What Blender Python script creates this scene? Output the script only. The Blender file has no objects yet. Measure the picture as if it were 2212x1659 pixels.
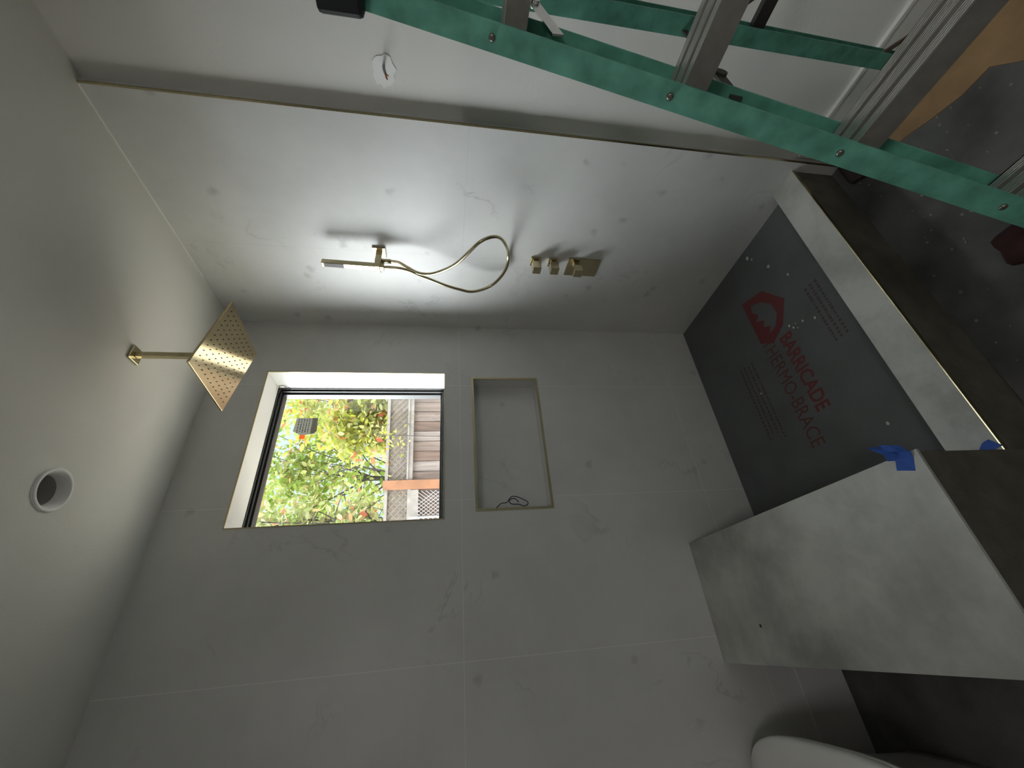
import bpy, bmesh, math, random
from mathutils import Vector, Matrix, Euler
random.seed(7)
sc = bpy.context.scene
col = sc.collection

# ------------------------------------------------------------ camera (portrait shot stored on its side: world up is picture left)
a, b, c = -0.5675, -0.1649, 0.0077
fwd = Vector((-math.sin(a)*math.cos(b), math.cos(a)*math.cos(b), math.sin(b)))
right = Vector((math.cos(a), math.sin(a), 0.0)); up = right.cross(fwd)
r2 = right*math.cos(c) + up*math.sin(c); u2 = up*math.cos(c) - right*math.sin(c)
X, Y, Z = -u2, r2, -fwd
cam_d = bpy.data.cameras.new('camera'); cam = bpy.data.objects.new('camera', cam_d); col.objects.link(cam)
cam.matrix_world = Matrix(((X.x, Y.x, Z.x, -1.5542), (X.y, Y.y, Z.y, -1.8322), (X.z, Y.z, Z.z, 1.5), (0, 0, 0, 1)))
cam_d.sensor_fit = 'HORIZONTAL'; cam_d.sensor_width = 36; cam_d.lens = 36*878.93/2212
cam_d.clip_start = 0.01; cam_d.clip_end = 200
sc.camera = cam

# ------------------------------------------------------------ exposure, sky
sc.view_settings.view_transform = 'Standard'; sc.view_settings.look = 'None'
sc.view_settings.gamma = 1; sc.view_settings.exposure = 0.0
sc.view_settings.use_curve_mapping = False
SKY_BASE = 1.15   # pale overcast; two broad bright lobes are added to light room and yard
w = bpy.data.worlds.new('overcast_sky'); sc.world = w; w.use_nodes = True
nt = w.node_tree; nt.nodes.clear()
def N(nt, typ, **kw):
    n = nt.nodes.new(typ)
    for k, v in kw.items(): setattr(n, k, v)
    return n
tc = N(nt, 'ShaderNodeTexCoord')
def sky_lobe(direction, lo, hi, strength):
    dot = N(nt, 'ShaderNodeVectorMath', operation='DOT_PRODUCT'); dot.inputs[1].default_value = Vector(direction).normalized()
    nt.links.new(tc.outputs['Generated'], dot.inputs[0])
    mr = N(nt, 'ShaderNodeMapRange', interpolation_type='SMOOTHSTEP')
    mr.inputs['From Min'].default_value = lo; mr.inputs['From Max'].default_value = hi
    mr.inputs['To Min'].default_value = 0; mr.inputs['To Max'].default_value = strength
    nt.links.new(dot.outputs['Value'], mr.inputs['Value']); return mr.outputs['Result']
b1 = sky_lobe((-0.58, 0.71, 0.40), .62, .97, 18.5)  # added lobe left of the view, brightens the right wall through the window
b2 = sky_lobe((-0.35, -0.15, 0.92), .12, .95, 9.5)  # added overhead lobe, lights the ground so it bounces onto the ceiling
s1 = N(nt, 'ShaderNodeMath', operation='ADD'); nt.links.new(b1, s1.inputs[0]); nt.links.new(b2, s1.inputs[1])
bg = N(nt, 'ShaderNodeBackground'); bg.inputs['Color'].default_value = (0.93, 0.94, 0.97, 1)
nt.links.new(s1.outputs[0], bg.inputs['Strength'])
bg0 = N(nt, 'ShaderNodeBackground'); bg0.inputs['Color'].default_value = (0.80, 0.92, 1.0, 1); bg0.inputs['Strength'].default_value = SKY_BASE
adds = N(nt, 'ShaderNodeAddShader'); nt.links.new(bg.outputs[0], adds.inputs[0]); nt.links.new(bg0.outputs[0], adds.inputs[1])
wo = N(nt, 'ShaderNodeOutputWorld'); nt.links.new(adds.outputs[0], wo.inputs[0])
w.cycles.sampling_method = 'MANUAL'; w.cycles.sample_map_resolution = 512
sc.cycles.max_bounces = 10; sc.cycles.diffuse_bounces = 7; sc.cycles.transparent_max_bounces = 16
sc.cycles.sample_clamp_indirect = 60

# unseen fill light added behind the camera to raise the ambient level
fill_d = bpy.data.lights.new('fill_light', 'AREA'); fill_d.energy = 15; fill_d.size = 0.5; fill_d.color = (1.0, 0.96, 0.93)
fill_ob = bpy.data.objects.new('fill_light', fill_d); col.objects.link(fill_ob); fill_ob.location = (-2.1, -3.2, 2.60)

FLOOR, CEIL = -0.118, 2.6194
TRIM_Y = -1.102; DRY_X = 0.03

# ------------------------------------------------------------ mesh helpers
def add_box(bm, x0, x1, y0, y1, z0, z1, mi=0):
    vs = [bm.verts.new((x, y, z)) for z in (z0, z1) for y in (y0, y1) for x in (x0, x1)]
    for f in ((0,2,3,1), (4,5,7,6), (0,1,5,4), (2,6,7,3), (0,4,6,2), (1,3,7,5)):
        bm.faces.new([vs[i] for i in f]).material_index = mi
    return vs
def add_hex(bm, bottom, top):
    """bottom, top: four matching points each"""
    v = [bm.verts.new(p) for p in list(bottom) + list(top)]
    n = len(bottom)
    bm.faces.new(v[:n][::-1]); bm.faces.new(v[n:])
    for i in range(n): bm.faces.new((v[i], v[(i+1) % n], v[n+(i+1) % n], v[n+i]))
def add_bar(bm, p, q, wx, wy, side=Vector((1, 0, 0))):
    """rectangular bar from p to q; wx along side, wy across"""
    p, q = Vector(p), Vector(q); d = (q-p).normalized()
    s = (side - d*side.dot(d)).normalized(); t = d.cross(s)
    B = [p + s*i*wx/2 + t*j*wy/2 for i, j in ((-1,-1), (1,-1), (1,1), (-1,1))]
    add_hex(bm, B, [x + (q-p) for x in B])
def smooth_path(P, n=8):
    P = [Vector(p) for p in P]; out = []
    for i in range(len(P)-1):
        p0 = P[max(i-1, 0)]; p1 = P[i]; p2 = P[i+1]; p3 = P[min(i+2, len(P)-1)]
        for k in range(n):
            t = k/n
            out.append(0.5*((2*p1) + (p2-p0)*t + (2*p0-5*p1+4*p2-p3)*t*t + (3*p1-p0-3*p2+p3)*t**3))
    out.append(P[-1]); return out
def add_tube(bm, P, r, seg=10, cap=True):
    P = [Vector(p) for p in P]; rings = []
    d0 = (P[1]-P[0]).normalized(); ref = Vector((0, 0, 1)) if abs(d0.z) < .9 else Vector((1, 0, 0))
    s = d0.cross(ref).normalized()
    for i, p in enumerate(P):
        d = ((P[min(i+1, len(P)-1)] - P[max(i-1, 0)])).normalized()
        s = (s - d*s.dot(d)).normalized(); t = d.cross(s)
        rr = r[i] if isinstance(r, (list, tuple)) else r
        rings.append([bm.verts.new(p + (s*math.cos(2*math.pi*k/seg) + t*math.sin(2*math.pi*k/seg))*rr) for k in range(seg)])
    for A, B in zip(rings, rings[1:]):
        for k in range(seg):
            f = bm.faces.new((A[k], A[(k+1) % seg], B[(k+1) % seg], B[k])); f.smooth = True
    if cap: bm.faces.new(rings[0][::-1]); bm.faces.new(rings[-1])
def add_disc_prism(bm, pts, axis, t):
    """outline pts (3-D, planar) extruded by vector t"""
    add_hex(bm, pts, [Vector(p) + Vector(t) for p in pts])
def obj(name, bm, m, parent=None, bevel=0, seg=2, smooth=False, loc=None):
    bmesh.ops.recalc_face_normals(bm, faces=bm.faces)
    me = bpy.data.meshes.new(name); bm.to_mesh(me); bm.free()
    me.materials.append(m)
    o = bpy.data.objects.new(name, me); col.objects.link(o)
    if smooth:
        for p in me.polygons: p.use_smooth = True
    if bevel:
        md = o.modifiers.new('bevel', 'BEVEL'); md.width = bevel; md.segments = seg; md.limit_method = 'ANGLE'
    if parent is not None:
        o.parent = parent
        o.matrix_parent_inverse = parent_world(parent).inverted()
    return o
def parent_world(p):
    return Matrix.Translation(p.location) if p.parent is None else p.matrix_parent_inverse.inverted() if False else world_of(p)
def world_of(o):
    m = Matrix.LocRotScale(o.location, o.rotation_euler, o.scale)
    if o.parent is not None: m = world_of(o.parent) @ o.matrix_parent_inverse @ m
    return m
def tag(o, label=None, cat=None, group=None, kind=None):
    if label: o['label'] = label
    if cat: o['category'] = cat
    if group: o['group'] = group
    if kind: o['kind'] = kind
    return o
def thing(name, loc, label, cat, group=None, kind=None):
    o = bpy.data.objects.new(name, None); col.objects.link(o); o.location = loc
    o.empty_display_size = .05
    return tag(o, label, cat, group, kind)
def struct(name, bm, m, **kw):
    o = obj(name, bm, m, **kw)
    if o.parent is None: o['kind'] = 'structure'
    return o

# ------------------------------------------------------------ materials
def mat(name, colr, rough=.6, metal=0.0, spec=.5, noise=None, bump=None):
    """noise=(scale, amount); bump=(scale, strength)"""
    m = bpy.data.materials.new(name); m.use_nodes = True; nt = m.node_tree
    p = nt.nodes['Principled BSDF']
    p.inputs['Base Color'].default_value = (*colr, 1); p.inputs['Roughness'].default_value = rough
    p.inputs['Metallic'].default_value = metal; p.inputs['Specular IOR Level'].default_value = spec
    t = N(nt, 'ShaderNodeTexCoord')
    if noise:
        n = N(nt, 'ShaderNodeTexNoise'); n.inputs['Scale'].default_value = noise[0]; n.inputs['Detail'].default_value = 6
        nt.links.new(t.outputs['Object'], n.inputs['Vector'])
        r = N(nt, 'ShaderNodeValToRGB'); k = noise[1]
        r.color_ramp.elements[0].position = .3; r.color_ramp.elements[1].position = .7
        r.color_ramp.elements[0].color = (*[x*(1-k) for x in colr], 1); r.color_ramp.elements[1].color = (*[min(1, x*(1+k)) for x in colr], 1)
        nt.links.new(n.outputs['Fac'], r.inputs['Fac']); nt.links.new(r.outputs['Color'], p.inputs['Base Color'])
    if bump:
        n2 = N(nt, 'ShaderNodeTexNoise'); n2.inputs['Scale'].default_value = bump[0]; n2.inputs['Detail'].default_value = 4
        nt.links.new(t.outputs['Object'], n2.inputs['Vector'])
        bp = N(nt, 'ShaderNodeBump'); bp.inputs['Strength'].default_value = bump[1]; bp.inputs['Distance'].default_value = .01
        nt.links.new(n2.outputs['Fac'], bp.inputs['Height']); nt.links.new(bp.outputs['Normal'], p.inputs['Normal'])
    return m

def math_node(nt, op, a, b=None, c=None):
    n = N(nt, 'ShaderNodeMath', operation=op)
    for i, v in enumerate((a, b, c)):
        if v is None: continue
        if isinstance(v, (int, float)): n.inputs[i].default_value = v
        else: nt.links.new(v, n.inputs[i])
    return n.outputs[0]
def mix_col(nt, fac, A, B, blend='MIX'):
    n = N(nt, 'ShaderNodeMix', data_type='RGBA', blend_type=blend)
    if isinstance(fac, (int, float)): n.inputs[0].default_value = fac
    else: nt.links.new(fac, n.inputs[0])
    for i, v in ((6, A), (7, B)):
        if isinstance(v, tuple): n.inputs[i].default_value = (*v, 1)
        else: nt.links.new(v, n.inputs[i])
    return n.outputs[2]
def marble(name, base, u=None, joints=(), grout=(.80, .79, .76), vein=(.30, .30, .31), rough=.38, blotch=.10):
    """grey-veined porcelain tile. joints: (axis, offset, period, width)"""
    m = bpy.data.materials.new(name); m.use_nodes = True; nt = m.node_tree; p = nt.nodes['Principled BSDF']
    t = N(nt, 'ShaderNodeTexCoord'); co = t.outputs['Object']
    n1 = N(nt, 'ShaderNodeTexNoise'); n1.inputs['Scale'].default_value = 2.3; n1.inputs['Detail'].default_value = 8; n1.inputs['Roughness'].default_value = .62
    nt.links.new(co, n1.inputs['Vector'])
    r1 = N(nt, 'ShaderNodeMapRange'); r1.inputs['From Min'].default_value = .38; r1.inputs['From Max'].default_value = .62
    nt.links.new(n1.outputs['Fac'], r1.inputs['Value'])
    cloud = mix_col(nt, r1.outputs[0], base, tuple(x*(1-blotch) for x in base))
    # thin wandering veins, faded in and out by a second noise
    n2 = N(nt, 'ShaderNodeTexNoise'); n2.inputs['Scale'].default_value = 1.7; n2.inputs['Detail'].default_value = 10; n2.inputs['Roughness'].default_value = .58; n2.inputs['Distortion'].default_value = .6
    nt.links.new(co, n2.inputs['Vector'])
    v = math_node(nt, 'ABSOLUTE', math_node(nt, 'SUBTRACT', n2.outputs['Fac'], .5))
    r2_ = N(nt, 'ShaderNodeMapRange'); r2_.inputs['From Min'].default_value = 0; r2_.inputs['From Max'].default_value = .012; r2_.inputs['To Min'].default_value = 1; r2_.inputs['To Max'].default_value = 0
    nt.links.new(v, r2_.inputs['Value'])
    n3 = N(nt, 'ShaderNodeTexNoise'); n3.inputs['Scale'].default_value = 3.1; n3.inputs['Detail'].default_value = 3
    nt.links.new(co, n3.inputs['Vector'])
    r3 = N(nt, 'ShaderNodeMapRange'); r3.inputs['From Min'].default_value = .52; r3.inputs['From Max'].default_value = .75
    nt.links.new(n3.outputs['Fac'], r3.inputs['Value'])
    vf = math_node(nt, 'MULTIPLY', math_node(nt, 'MULTIPLY', r2_.outputs[0], r3.outputs[0]), .55)
    c1 = mix_col(nt, vf, cloud, vein)
    # small smoky flecks
    vo = N(nt, 'ShaderNodeTexVoronoi'); vo.inputs['Scale'].default_value = 6.0; vo.inputs['Randomness'].default_value = 1
    n4 = N(nt, 'ShaderNodeTexNoise'); n4.inputs['Scale'].default_value = 22; n4.inputs['Detail'].default_value = 4
    nt.links.new(co, n4.inputs['Vector'])
    wv = N(nt, 'ShaderNodeVectorMath', operation='SCALE'); wv.inputs['Scale'].default_value = .05
    nt.links.new(n4.outputs['Color'], wv.inputs[0])
    ad = N(nt, 'ShaderNodeVectorMath', operation='ADD'); nt.links.new(co, ad.inputs[0]); nt.links.new(wv.outputs[0], ad.inputs[1])
    nt.links.new(ad.outputs[0], vo.inputs['Vector'])
    r4 = N(nt, 'ShaderNodeMapRange'); r4.inputs['From Min'].default_value = .02; r4.inputs['From Max'].default_value = .15; r4.inputs['To Min'].default_value = 1; r4.inputs['To Max'].default_value = 0
    nt.links.new(vo.outputs['Distance'], r4.inputs['Value'])
    sx = N(nt, 'ShaderNodeSeparateColor'); nt.links.new(vo.outputs['Color'], sx.inputs[0])
    pick = math_node(nt, 'LESS_THAN', sx.outputs[0], .45)
    cf = mix_col(nt, math_node(nt, 'MULTIPLY', math_node(nt, 'MULTIPLY', r4.outputs[0], pick), .50), c1, vein)
    s = N(nt, 'ShaderNodeSeparateXYZ'); nt.links.new(co, s.inputs[0])
    j = None
    for ax, off, per, wd in joints:
        q = math_node(nt, 'MULTIPLY_ADD', s.outputs[ax], 1/per, -off/per + 1000.5)
        q = math_node(nt, 'ABSOLUTE', math_node(nt, 'SUBTRACT', math_node(nt, 'FRACT', q), .5))
        q = math_node(nt, 'LESS_THAN', q, wd/per/2)
        j = q if j is None else math_node(nt, 'MAXIMUM', j, q)
    if j is not None: cf = mix_col(nt, j, cf, grout)
    nt.links.new(cf, p.inputs['Base Color']); p.inputs['Roughness'].default_value = rough
    return m

M = {}
TB = (.66, .66, .65)
M['tile_back'] = marble('marble_tile_back_wall', TB, joints=((0, -.40, .605, .0022), (2, .22, 1.2, .0022)))
M['tile_right'] = marble('marble_tile_right_wall', TB, joints=((1, -.515, .605, .0018), (2, .22, 1.2, .0018)), grout=(.55, .55, .54))
M['tile_slab'] = marble('marble_slab', (.50, .51, .48), blotch=.50, vein=(.36, .35, .32))
M['tile_niche'] = marble('marble_tile_niche', TB)
M['tile_reveal'] = marble('marble_tile_reveal', (.64, .64, .62), blotch=.04)
M['drywall'] = mat('primed_drywall', (.70, .69, .66), .9, noise=(3, .02), bump=(180, .08))
M['backer'] = mat('grey_backer_board', (.55, .55, .53), .9, noise=(3, .1))
M['ceiling'] = mat('ceiling_paint', (.70, .69, .65), .9, noise=(2, .02), bump=(150, .08))
M['brass'] = mat('brushed_brass', (.57, .50, .32), .20, 1.0, noise=(60, .05))
M['brass_polished'] = mat('polished_brass_plate', (.70, .58, .36), .13, 1.0)
M['brass_satin'] = mat('satin_brass_edge', (.50, .44, .28), .38, 1.0)
M['brass_dark'] = mat('nozzle_rubber', (.05, .04, .04), .6)
M['black_frame'] = mat('black_window_frame', (.016, .017, .018), .35)
M['mortar'] = mat('dark_brown_waterproofing', (.105, .095, .072), .85, noise=(14, .22), bump=(60, .3))
M['floor'] = mat('dusty_dark_subfloor', (.10, .10, .098), .9, noise=(5, .40), bump=(40, .3))
M['board'] = mat('charcoal_paperboard', (.10, .108, .11), .75, noise=(6, .12), bump=(90, .1))
M['red_ink'] = mat('dark_red_ink', (.14, .03, .03), .8)
M['thin_ink'] = mat('dull_red_ink', (.105, .036, .032), .8)
M['faint_ink'] = mat('faint_maroon_ink', (.075, .05, .055), .8)
M['white_spot'] = mat('dried_thinset', (.52, .50, .46), .9)
M['green'] = mat('green_fiberglass', (.135, .40, .305), .5, noise=(25, .30))
M['alu'] = mat('worn_aluminium', (.55, .53, .51), .42, .85, noise=(35, .12))
M['alu_dark'] = mat('dirty_aluminium_tread', (.30, .285, .26), .5, .75, noise=(35, .12))
M['alu_rib'] = mat('worn_aluminium_ribs', (.85, .84, .82), .35, .8)
M['alu_shine'] = mat('polished_aluminium', (.80, .79, .78), .2, 1.0)
M['steel'] = mat('rivet_steel', (.30, .27, .24), .4, .9)
M['steel_dark'] = mat('dark_linkage', (.08, .075, .07), .5, .3)
M['black_plastic'] = mat('black_plastic', (.02, .022, .028), .5)
M['blue_tape'] = mat('blue_painters_tape', (.03, .10, .42), .75, noise=(60, .15))
M['white_trim'] = mat('white_baseboard', (.66, .66, .63), .5)
M['caulk'] = mat('white_caulk', (.86, .85, .82), .6)
M['ring'] = mat('white_light_ring', (.80, .80, .78), .5)
M['can'] = mat('light_housing_grey', (.34, .33, .32), .6)
M['toilet'] = mat('white_glazed_ceramic', (.72, .72, .70), .18)
M['chip'] = mat('plaster_chip', (.20, .19, .17), .9)
M['wire'] = mat('dark_wire', (.03, .025, .045), .5)
M['wire2'] = mat('brown_wire', (.10, .07, .07), .5)
M['card'] = mat('tan_floor_board', (.30, .19, .095), .9, noise=(9, .18))
M['patch'] = mat('joint_compound', (.80, .80, .78), .9)
M['copper'] = mat('copper', (.55, .20, .09), .4, .8)
M['sheath'] = mat('grey_cable_sheath', (.30, .30, .30), .6)
M['red_thing'] = mat('dark_red_fabric', (.032, .008, .008), .9, noise=(40, .3))
def paper(name, colr):
    m = bpy.data.materials.new(name); m.use_nodes = True; nt = m.node_tree; nt.nodes.clear()
    d_ = N(nt, 'ShaderNodeBsdfDiffuse'); t_ = N(nt, 'ShaderNodeBsdfTranslucent'); a_ = N(nt, 'ShaderNodeMixShader'); o_ = N(nt, 'ShaderNodeOutputMaterial')
    d_.inputs[0].default_value = (*colr, 1); t_.inputs[0].default_value = (*colr, 1); a_.inputs[0].default_value = .45
    nt.links.new(d_.outputs[0], a_.inputs[1]); nt.links.new(t_.outputs[0], a_.inputs[2]); nt.links.new(a_.outputs[0], o_.inputs[0]); return m
M['sticker'] = paper('grey_sticker', (.42, .42, .38))
M['sticker_white'] = paper('sticker_strip', (.42, .40, .34))
M['sticker_ink'] = mat('sticker_ink', (.05, .05, .05), .8)
M['sticker_tab'] = paper('orange_tab', (.75, .28, .12))
M['hole'] = mat('drill_hole', (.03, .03, .01), .9)
M['scrap'] = mat('dark_scrap', (.06, .045, .045), .9)

# glass: a clear sheet with a fresnel reflection
g = bpy.data.materials.new('window_glass'); g.use_nodes = True; nt = g.node_tree; nt.nodes.clear()
tr = N(nt, 'ShaderNodeBsdfTransparent'); gl = N(nt, 'ShaderNodeBsdfGlossy'); gl.inputs['Roughness'].default_value = .01
tr.inputs[0].default_value = (.96, .98, .97, 1)
lw = N(nt, 'ShaderNodeLayerWeight'); lw.inputs[0].default_value = .5
p5 = N(nt, 'ShaderNodeMath', operation='POWER'); nt.links.new(lw.outputs['Facing'], p5.inputs[0]); p5.inputs[1].default_value = 5
fr = N(nt, 'ShaderNodeMath', operation='MULTIPLY_ADD'); nt.links.new(p5.outputs[0], fr.inputs[0]); fr.inputs[1].default_value = .9; fr.inputs[2].default_value = .035
mx = N(nt, 'ShaderNodeMixShader'); ou = N(nt, 'ShaderNodeOutputMaterial')
nt.links.new(fr.outputs[0], mx.inputs[0]); nt.links.new(tr.outputs[0], mx.inputs[1]); nt.links.new(gl.outputs[0], mx.inputs[2]); nt.links.new(mx.outputs[0], ou.inputs[0])
M['glass'] = g

# ------------------------------------------------------------ room shell
XL, YR = -3.0, -3.9          # left wall, rear wall
WX0, WX1, WZ0, WZ1 = -1.0875, -0.3223, 1.4953, 2.3710
NX0, NX1, NZ0, NZ1 = -1.0586, -0.3479, 0.9993, 1.3559
def grid_wall(bm, xs, zs, y0, y1, holes):
    for x0, x1 in zip(xs, xs[1:]):
        for z0, z1 in zip(zs, zs[1:]):
            mxx, mz = (x0+x1)/2, (z0+z1)/2
            if any(h[0] < mxx < h[1] and h[2] < mz < h[3] for h in holes): continue
            add_box(bm, x0, x1, y0, y1, z0, z1)
bm = bmesh.new()
win = (WX0, WX1, WZ0, WZ1); nic = (NX0, NX1, NZ0, NZ1)
xs = sorted({XL-.1, WX0, WX1, NX0, NX1, .25}); zs = sorted({FLOOR-.1, WZ0, WZ1, NZ0, NZ1, CEIL+.1})
grid_wall(bm, xs, zs, 0, .10, [win, nic])
grid_wall(bm, sorted({XL-.1, WX0, WX1, .25}), sorted({FLOOR-.1, WZ0, WZ1, CEIL+.1}), .10, .24, [win])
struct('wall_back', bm, M['tile_back'])
# lining of the niche and of the window reveal (tile pieces, 4 mm)
t = .004
bm = bmesh.new()
add_box(bm, NX0, NX1, .096, .0999, NZ0, NZ1)
add_box(bm, NX0, NX1, .004, .096, NZ0, NZ0+t); add_box(bm, NX0, NX1, .004, .096, NZ1-t, NZ1)
add_box(bm, NX0, NX0+t, .004, .096, NZ0+t, NZ1-t); add_box(bm, NX1-t, NX1, .004, .096, NZ0+t, NZ1-t)
struct('trim_1', bm, M['tile_niche'])['label'] = 'marble tile lining of the wall niche'
bm = bmesh.new()
add_box(bm, WX0, WX1, .004, .15, WZ0, WZ0+t); add_box(bm, WX0, WX1, .004, .15, WZ1-t, WZ1)
add_box(bm, WX0, WX0+t, .004, .15, WZ0+t, WZ1-t); add_box(bm, WX1-t, WX1, .004, .15, WZ0+t, WZ1-t)
struct('trim_2', bm, M['tile_reveal'])['label'] = 'pale tile lining of the window reveal'
def edge_frame(name, x0, x1, z0, z1, label, wd=.007, sides='lrbt'):
    bm = bmesh.new()
    if 'b' in sides: add_box(bm, x0-wd*.2, x1+wd*.2, -.002, .004, z0-wd*.2, z0+wd)
    if 't' in sides: add_box(bm, x0-wd*.2, x1+wd*.2, -.002, .004, z1-wd, z1+wd*.2)
    add_box(bm, x0-wd*.2, x0+wd, -.002, .004, z0+wd, z1-wd); add_box(bm, x1-wd, x1+wd*.2, -.002, .004, z0+wd, z1-wd)
    struct(name, bm, M['brass_satin'])['label'] = label
edge_frame('trim_3', NX0, NX1, NZ0, NZ1, 'brass metal edge around the niche', .009)
edge_frame('trim_4', WX0, WX1, WZ0, WZ1, 'thin brass metal edge around the window opening', .004)

bm = bmesh.new(); add_box(bm, 0, .25, TRIM_Y, .2, FLOOR-.1, CEIL+.1)
struct('wall_right', bm, M['tile_right'])['label'] = 'marble tiled shower wall carrying the taps'
bm = bmesh.new(); add_box(bm, DRY_X, .25, YR-.1, TRIM_Y, FLOOR-.1, CEIL+.1)
struct('wall_right_drywall', bm, M['drywall'])['label'] = 'white drywall beside the tiled shower wall'
bm = bmesh.new(); add_box(bm, -.0015, .0, TRIM_Y-.003, TRIM_Y+.003, FLOOR, CEIL); add_box(bm, .0, .006, TRIM_Y-.003, TRIM_Y-.0001, FLOOR, CEIL)
struct('trim_5', bm, M['brass'])['label'] = 'brass edge strip where the shower tile ends'
bm = bmesh.new(); add_box(bm, XL-.1, XL, YR-.1, 0, FLOOR-.1, CEIL+.1)
struct('wall_left', bm, M['backer'])
bm = bmesh.new()
add_box(bm, XL, DRY_X, YR-.1, YR, FLOOR-.1, CEIL+.1)
struct('wall_rear', bm, M['backer'])
# ceiling with the round cut-out of the downlight
LC = Vector((-1.078, -.495)); LR = .062
bm = bmesh.new()
x0, x1, y0, y1 = XL-.1, .25, YR-.1, .24
n = 48; ring = [bm.verts.new((LC.x+LR*.93*math.cos(2*math.pi*k/n), LC.y+LR*.93*math.sin(2*math.pi*k/n), CEIL)) for k in range(n)]
outer = []
for k in range(n):
    d = Vector((math.cos(2*math.pi*k/n), math.sin(2*math.pi*k/n)))
    s = min((x1-LC.x)/d.x if d.x > 1e-9 else 1e9, (x0-LC.x)/d.x if d.x < -1e-9 else 1e9, (y1-LC.y)/d.y if d.y > 1e-9 else 1e9, (y0-LC.y)/d.y if d.y < -1e-9 else 1e9)
    outer.append(bm.verts.new((LC.x+d.x*s, LC.y+d.y*s, CEIL)))
cs = [Vector((x, y, CEIL)) for x, y in ((x1, y1), (x0, y1), (x0, y0), (x1, y0))]
for k in range(n):
    A, B = outer[k], outer[(k+1) % n]
    loop = [ring[k], A]
    for q in cs:   # insert a corner between two outer points on different sides
        if abs(A.co.x-q.x)+abs(A.co.y-q.y) > 1e-6 and ((abs(A.co.x-q.x) < 1e-6 and abs(B.co.y-q.y) < 1e-6) or (abs(A.co.y-q.y) < 1e-6 and abs(B.co.x-q.x) < 1e-6)):
            if (q-A.co).length + (q-B.co).length < 6: loop.append(bm.verts.new(q)); break
    loop += [B, ring[(k+1) % n]]
    bm.faces.new(loop)
ext = bmesh.ops.extrude_face_region(bm, geom=bm.faces[:])
bmesh.ops.translate(bm, verts=[v for v in ext['geom'] if isinstance(v, bmesh.types.BMVert)], vec=(0, 0, .12))
struct('ceiling', bm, M['ceiling'])

bm = bmesh.new()
add_box(bm, XL-.1, .25, YR-.1, -1.0525, FLOOR-.1, FLOOR); add_box(bm, XL-.1, -1.70, -1.0525, 0, FLOOR-.1, FLOOR)
add_box(bm, -1.70, .0, -1.0525, 0, FLOOR-.1, FLOOR-.004)
struct('floor', bm, M['floor'])
# baseboard of the drywall
bm = bmesh.new(); add_box(bm, DRY_X-.012, DRY_X, YR, TRIM_Y-.01, FLOOR, .064); add_box(bm, DRY_X-.016, DRY_X, YR, TRIM_Y-.01, .064, .076)
struct('baseboard_right', bm, M['white_trim'])
bm = bmesh.new(); add_box(bm, -.003, 0, TRIM_Y+.005, -.31, CEIL-.003, CEIL)
struct('trim_6', bm, M['caulk'])['label'] = 'white caulk line between tiled wall and ceiling'
# low tile skirting behind the toilet with an open joint above it
bm = bmesh.new(); add_box(bm, XL, -1.705, -.004, 0, FLOOR, .088)
struct('baseboard_back', bm, M['tile_niche'])

# ------------------------------------------------------------ shower base, kerb, bench
bm = bmesh.new()
B = [(-1.2477, 0, 0), (0, 0, 0), (0, -.937, .025), (-1.2477, -.937, .0)]
gx, gy = 12, 10
G = [[bm.verts.new((-1.2477*(1-i/gx), -.937*j/gy, .025*(j/gy)*(i/gx))) for j in range(gy+1)] for i in range(gx+1)]
for i in range(gx):
    for j in range(gy): bm.faces.new((G[i][j], G[i][j+1], G[i+1][j+1], G[i+1][j]))
rim = [G[i][0] for i in range(gx+1)] + [G[gx][j] for j in range(1, gy+1)] + [G[i][gy] for i in range(gx-1, -1, -1)] + [G[0][j] for j in range(gy-1, 0, -1)]
low = [bm.verts.new((v.co.x, v.co.y, FLOOR)) for v in rim]
for i in range(len(rim)): bm.faces.new((rim[i], rim[(i+1) % len(rim)], low[(i+1) % len(rim)], low[i]))
bm.faces.new(low)
board = obj('insulation_board', bm, M['board'])
tag(board, 'charcoal foam board with dark red printing laid on the shower floor', 'board')
def board_z(x, y): return .025*max(0, -y/.937)*(1 + x/1.2477) + .0006
def ink_mesh(name, polys, m, parent, th=.0006, label=None):
    bm = bmesh.new()
    for P in polys:
        vs = [bm.verts.new((x, y, board_z(x, y)+th)) for x, y in P]
        try: bm.faces.new(vs)
        except ValueError: pass
    bmesh.ops.triangulate(bm, faces=bm.faces[:])
    for v in bm.verts: pass
    o = obj(name, bm, m, parent)
    md = o.modifiers.new('thickness', 'SOLIDIFY'); md.thickness = .0004; md.offset = 0
    if label: o['label'] = label
    return o
def print_text(name, body, origin, dirv, upv, size, m, parent, bold=0, xs=1.0):
    cu = bpy.data.curves.new(name+'_c', 'FONT'); cu.body = body; cu.size = 1; cu.offset = bold; cu.resolution_u = 3
    to = bpy.data.objects.new(name+'_t', cu); col.objects.link(to)
    dg = bpy.context.evaluated_depsgraph_get(); me = bpy.data.meshes.new_from_object(to.evaluated_get(dg))
    bpy.data.objects.remove(to); bpy.data.curves.remove(cu)
    d, u = Vector(dirv), Vector(upv); o0 = Vector(origin)
    for v in me.vertices:
        p = o0 + d*v.co.x*size*xs + u*v.co.y*size
        v.co = (p.x, p.y, board_z(p.x, p.y)+.0008)
    me.name = name; me.materials.clear(); me.materials.append(m)
    o = bpy.data.objects.new(name, me); col.objects.link(o); o.parent = parent
    return o
# the wording runs from right to left along the board, its tops towards the room
D = Vector((-.989, .030)).normalized(); U = Vector((D.y, -D.x)) ; U = Vector((-.045, -1)).normalized()
print_text('printed_word', 'BARRICADE', (-.505, -.588), D, U, .094, M['red_ink'], board, bold=.02, xs=.75)
print_text('printed_word', 'THERMO-BRACE', (-.462, -.492), D, U, .098, M['thin_ink'], board, bold=0, xs=.735)
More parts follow.
